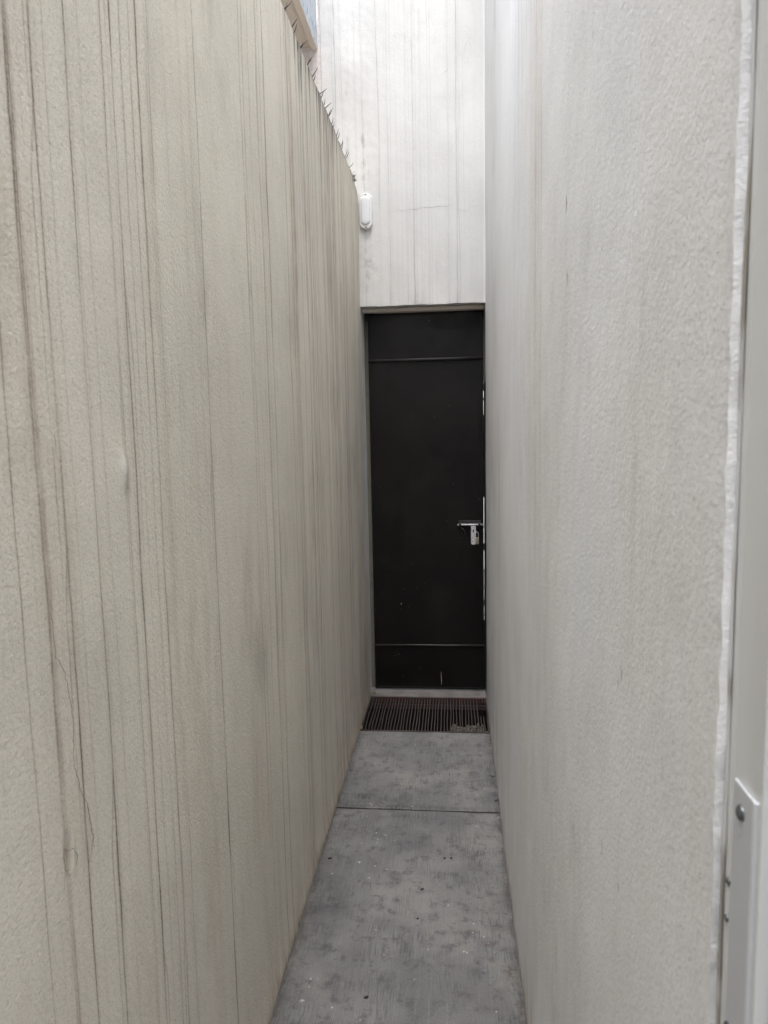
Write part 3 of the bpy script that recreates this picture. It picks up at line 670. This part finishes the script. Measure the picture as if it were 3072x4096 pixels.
m = MB(); m.tube([(DXL-.0035, YD-.006, 1.884), (DXL-.001, YD-.008, 1.888), (DXL-.0035, YD-.006, 1.894)], .0018, 6); m.build('weld_spot', M['wpaint'], dr)
# pivot hinge at the top corner
m = MB(); m.bbox(-.470, -.418, YD-.035, YD-.002, 2.140, 2.150, .002); m.bbox(-.473, -.456, YD-.03, YD-.004, 2.108, 2.142, .003); m.tube([(-.463, YD-.018, 2.10), (-.463, YD-.018, 2.16)], .006, 10)
for k in range(9):
    r_ = random.Random(k); c_ = Vector((-.465+r_.uniform(-.006,.04), YD-.03+r_.uniform(-.004,.01), 2.146+r_.uniform(-.012,.006))); d_ = Vector((r_.uniform(-1,1),r_.uniform(-.4,.4),r_.uniform(-1,1)))*.011
    m.tube([c_-d_, c_, c_+d_], [.0006,.0022,.0005], 5)
m.build('hinge', M['doorframe'], dr)
# paint run and specks
m = MB(); m.tube([(-.0765, YD-.0005, .040), (-.0750, YD-.0005, .062), (-.0765, YD-.0005, .09), (-.0775, YD-.0005, .118)], [.0008,.0022,.0018,.0008], 8); m.build('paint_run', M['wpaint'], dr)
m = MB()
for x_, z_ in [(-.41,1.189),(.148,1.115),(-.035,.993),(-.261,.93),(-.238,.751),(-.38,.678),(-.26,.497),(.03,.893),(-.199,.14),(-.304,.489),(-.1,.94),(-.22,1.58),(-.41,1.9)]:
    r_ = random.Random(int(x_*999)); m.add(blob(x_, YD+.0005, z_, .0011, .0008, .0013+.0006*r_.random(), 3, 1, .2))
m.add(blob(-.301, YD+.0005, .517, .0025, .001, .004, 3, 2, .3)); m.build('paint_specks', M['wpaint'], dr)
# barrel bolt
m = MB(); m.bbox(.031, .153, YD-.008, YD-.0015, .9645, .9965, .0015); bp = m.build('bolt_plate', M['bar'], dr)
for x_ in (.037, .145):
    m = MB(); m.bbox(x_-.007, x_+.007, YD-.024, YD-.0082, .966, .983, .002); m.build('guide', M['bar'], bp)
m = MB(); m.tube([(.0235, YD-.017, .9735), (.172, YD-.017, .9735)], .0047, 14); m.build('rod', M['steel'], dr, True)
m = MB(); hx = .1115
pr = [(hx-.0135,.968),(hx+.0125,.968),(hx+.0135,.935),(hx+.0130,.885),(hx+.0145,.874),(hx+.010,.8655),(hx,.862),(hx-.010,.8655),(hx-.0140,.874),(hx-.0130,.885),(hx-.0140,.935)]
bm = bmesh.new(); vs_ = [bm.verts.new((p[0], YD-.030, p[1])) for p in pr]; hole = [(hx-.003,.949),(hx+.003,.949),(hx+.003,.930),(hx-.003,.930)]
hv = [bm.verts.new((p[0], YD-.030, p[1])) for p in hole]
es = [bm.edges.new((vs_[k], vs_[(k+1) % len(vs_)])) for k in range(len(vs_))] + [bm.edges.new((hv[k], hv[(k+1) % 4])) for k in range(4)]
bmesh.ops.triangle_fill(bm, use_beauty=True, use_dissolve=False, edges=es)
ret = bmesh.ops.extrude_face_region(bm, geom=list(bm.faces)); bmesh.ops.translate(bm, verts=[e for e in ret['geom'] if isinstance(e, bmesh.types.BMVert)], vec=(0, .003, 0))
m.add(bm); m.build('hasp', M['steel'], dr)
m = MB(); m.tube([(.040, YD-.004, .958), (.052, YD-.02, .948), (.062, YD-.022, .942), (.0635, YD-.02, .922), (.0635, YD-.006, .918)], .0028, 8); m.build('handle', M['bar'], dr)
# padlock hanging on the hasp
pl = thing('padlock', (.132, YD-.034, .87), 'small worn brass padlock hanging on the hasp of the black door', 'padlock')
m = MB(); m.bbox(.1225, .1415, YD-.042, YD-.0315, .868, .905, .003, 3); m.build('body', M['lock'], pl, True)
m = MB(); pts = [(.1165, YD-.037, .908), (.1165, YD-.037, .925)] + [(.1275 - .011*math.cos(a_), YD-.037, .925 + .010*math.sin(a_)) for a_ in np.linspace(.2, 2.94, 9)] + [(.1385, YD-.037, .925), (.1385, YD-.037, .900)]
m.tube(pts[:1] + pts[1:], .0017, 8); m.build('shackle', M['steel'], pl, True)
m = MB(); m.bbox(.1235, .1405, YD-.0435, YD-.0300, .8635, .8678, .001); m.build('bumper', M['rubber'], pl)

# ------------------------------------------------------------------ drain grate
gr = thing('drain_grate', (-.15, 3.63, 0), 'rusty iron drain grate with a broken corner in front of the door', 'grate')
n = 41; x0, x1 = XL+.012, XR-.010
for k in range(n):
    x = x0 + (x1-x0)*k/(n-1); r_ = random.Random(k+200); sw = r_.uniform(-.0022, .0022); sx = r_.uniform(-.0012, .0012)
    segs = [(3.412, 3.852)]
    if k == n-1: segs = [(3.412, 3.60), (3.815, 3.852)]
    elif k == n-2: segs = [(3.412, 3.615), (3.805, 3.852)]
    elif k == n-3: segs = [(3.412, 3.62), (3.80, 3.852)]
    for (a_, b_) in segs:
        m = MB(); N = 12; P = []
        for q in range(N+1):
            y = a_ + (b_-a_)*q/N; u_ = (y-3.41)/.44
            P.append((x + sx + sw*math.sin(math.pi*u_) + .0008*math.sin(u_*9+k), y))
        n0 = len(m.v); hw_ = .0022
        for (px, py) in P: m.v += [(px-hw_, py, -.017), (px+hw_, py, -.017), (px+hw_, py, -.003), (px-hw_, py, -.003)]
        for q in range(N):
            for e in range(4): m.f.append((n0+4*q+e, n0+4*q+(e+1) % 4, n0+4*q+4+(e+1) % 4, n0+4*q+4+e))
        m.f += [(n0, n0+3, n0+2, n0+1), (n0+4*N, n0+4*N+1, n0+4*N+2, n0+4*N+3)]
        m.build('bar', M['rust'], gr)
m = MB(); m.bbox(XL+.003, XR-.004, 3.4025, 3.4115, -.028, .001, .0015); m.build('front_edge', M['rust'], gr)
m = MB(); m.bbox(XL+.003, XR-.004, 3.8525, 3.8615, -.028, .0015, .0015); m.build('rear_edge', M['redrust'], gr)
for x_ in (XL+.0045, XR-.0060):
    m = MB(); m.bbox(x_-.0025, x_+.0025, 3.412, 3.852, -.026, -.001, .0008); m.build('side_edge', M['rust'], gr)
m = MB(); m.bbox(XL+.003, XR-.004, 3.800, 3.806, -.045, -.0185, .0015); m.build('cross_member', M['rust'], gr)

# dry leaves at the corners of the grate
def leaf(loc, rz, L, W, label):
    o = thing('dry_leaf', loc, label, 'leaf', 'dry leaves by the drain grate')
    v = []; f = []; N = 7
    for q in range(N+1):
        u_ = q/N; w = W*math.sin(math.pi*(.06+.9*u_))*(.5 + .5*(1-u_)); z = .010*math.sin(u_*3.1) + .003*math.sin(u_*11)
        for s_ in (-1, 0, 1):
            lx = (u_-.5)*L; ly = s_*w/2; c_, s2 = math.cos(rz), math.sin(rz)
            v.append((loc[0] + lx*c_ - ly*s2, loc[1] + lx*s2 + ly*c_, loc[2] + z + (.004 if s_ else 0)))
    for q in range(N):
        for s_ in (0, 1): f.append((3*q+s_, 3*q+s_+1, 3*q+s_+4, 3*q+s_+3))
    ob = mesh_obj('blade', v, f, M['leaf'], o, True)
    md = ob.modifiers.new('thick', 'SOLIDIFY'); md.thickness = .0006
leaf((XL+.014, 3.402, .003), 1.1, .035, .018, 'curled brown leaf at the near corner of the rusty drain grate')
leaf((XL+.020, 3.875, .008), .9, .040, .016, 'small pale brown leaf beside the door sill at the far corner of the grate')

# loose bits on the path
def bits(spots, mat, name, label, cat):
    for k, (x, y, s_, txt) in enumerate(spots):
        m = MB(); m.add(blob(x, y, .002, s_, s_*.7, .003, k+33, 2, .6, 20)); m.add(blob(x+s_*.8, y+s_*.5, .002, s_*.5, s_*.6, .0025, k+63, 2, .6, 20))
        o = m.build(name, mat, None, True, origin=(x, y, 0)); tag(o, label + ' ' + txt, cat, name.replace('_', ' ') + 's on the path')
bits([(-.446,2.319,.006,'near the beige wall, halfway along the path'),(-.243,1.712,.005,'in the near part of the path, left of its middle'),(.166,2.748,.009,'against the pale grey wall just beyond the path joint'),
      (-.113,2.17,.0045,'in the middle of the path'),(-.121,2.029,.003,'in the middle of the near slab, a round dot'),(-.041,2.345,.0035,'left one of two dots side by side'),(-.018,2.347,.003,'right one of two dots side by side'),(.161,2.95,.006,'against the pale grey wall between joint and grate')],
     M['dirt'], 'dirt_crumb', 'black crumb of dirt', 'dirt')
def splat(x, y, s_, seed, arms, label):
    s_ *= .7
    r_ = random.Random(seed); m = MB(); m.add(blob(x, y, .0006, s_, s_*.9, .0014, seed, 3, .5, 16))
    for k in range(arms):
        a_ = r_.uniform(0, 6.28); L = s_*r_.uniform(1.3, 3.2); m.tube([(x+s_*.5*math.cos(a_), y+s_*.5*math.sin(a_), .001), (x+L*.6*math.cos(a_+.1), y+L*.6*math.sin(a_+.1), .0009), (x+L*math.cos(a_), y+L*math.sin(a_), .0006)], [s_*.12, s_*.07, s_*.03], 5)
    tag(m.build('paint_splat', M['wpaint'], None, True, origin=(x, y, 0)), label, 'paint spot', 'white paint spots on the path')
splat(-.411, 1.691, .0055, 5, 9, 'largest white paint spot with thin arms, on the near left of the path')
splat(-.338, 2.305, .0060, 6, 4, 'round white paint spot beside a black crumb near the beige wall')
splat(-.293, 2.219, .0045, 7, 3, 'small white paint spot left of the middle of the path')
splat(.105, 2.755, .0045, 8, 3, 'small white paint spot beyond the path joint near the grey wall')
splat(.02, 1.90, .0040, 9, 3, 'small white paint spot in the near right of the path')
splat(-.004, 2.79, .0040, 10, 2, 'tiny white paint spot in the middle of the far slab')

# ------------------------------------------------------------------ gate post, nearest thing at the right
gp = thing('gate_post', (.20, .45, 0), 'grey aluminium gate post with a bolted plate at the edge of the grey wall', 'gate post')
m = MB(); m.bbox(.1845, .232, .4245, .4680, 0, 2.3, .0012, 3); m.build('post', M['alu'], gp)
m = MB(); m.bbox(.1850, .215, .4683, .4782, 0, 2.3, .0022, 3); m.build('lip', M['alu'], gp)
# sealant bead between the lip and the plaster
zz = np.linspace(0, 2.3, 400); rr = .0014 + .0005*fbm(zz, 95, 3, 12.); m = MB()
m.tube([(.1848 + .0004*math.sin(z*31), .4800, z) for z in zz], list(rr), 7); m.build('sealant', M['sealant'], gp, True)
m = MB(); Zt = 1.2700
m.bbox(.1818, .1842, .4305, .4610, .2, Zt, .0009, 3); m.bbox(.1818, .1890, .4281, .4304, .2, Zt, .0009, 3)
pl_ = m.build('lock_plate', M['plate'], gp)
m = MB(); m.bbox(.1982, .235, .4180, .4240, .2, Zt-.014, .001); m.build('strike_cover', M['plate'], gp)
m = MB(); m.box(.1940, .1981, .4225, .4243, .2, Zt-.014); m.build('slot_shade', M['rubber'], gp)  # dark strip standing in for the shaded gap beside the plate
def bolt(y, z, r_, parent):
    bm = bmesh.new(); bmesh.ops.create_uvsphere(bm, u_segments=20, v_segments=12, radius=1)
    x_ = .1817 if r_ > .003 else .1848
    for v_ in bm.verts: v_.co = Vector((x_ + v_.co.x*r_*.55, y + v_.co.y*r_, z + v_.co.z*r_))
    MB().add(bm).build('bolt', M['bolt'], parent, True)
bolt(.4475, 1.2530, .0052, pl_); bolt(.4545, 1.0940, .0052, pl_); bolt(.4490, .90, .0052, pl_)
bolt(.4715, 1.1900, .0026, gp); bolt(.4720, 1.1625, .0026, gp)
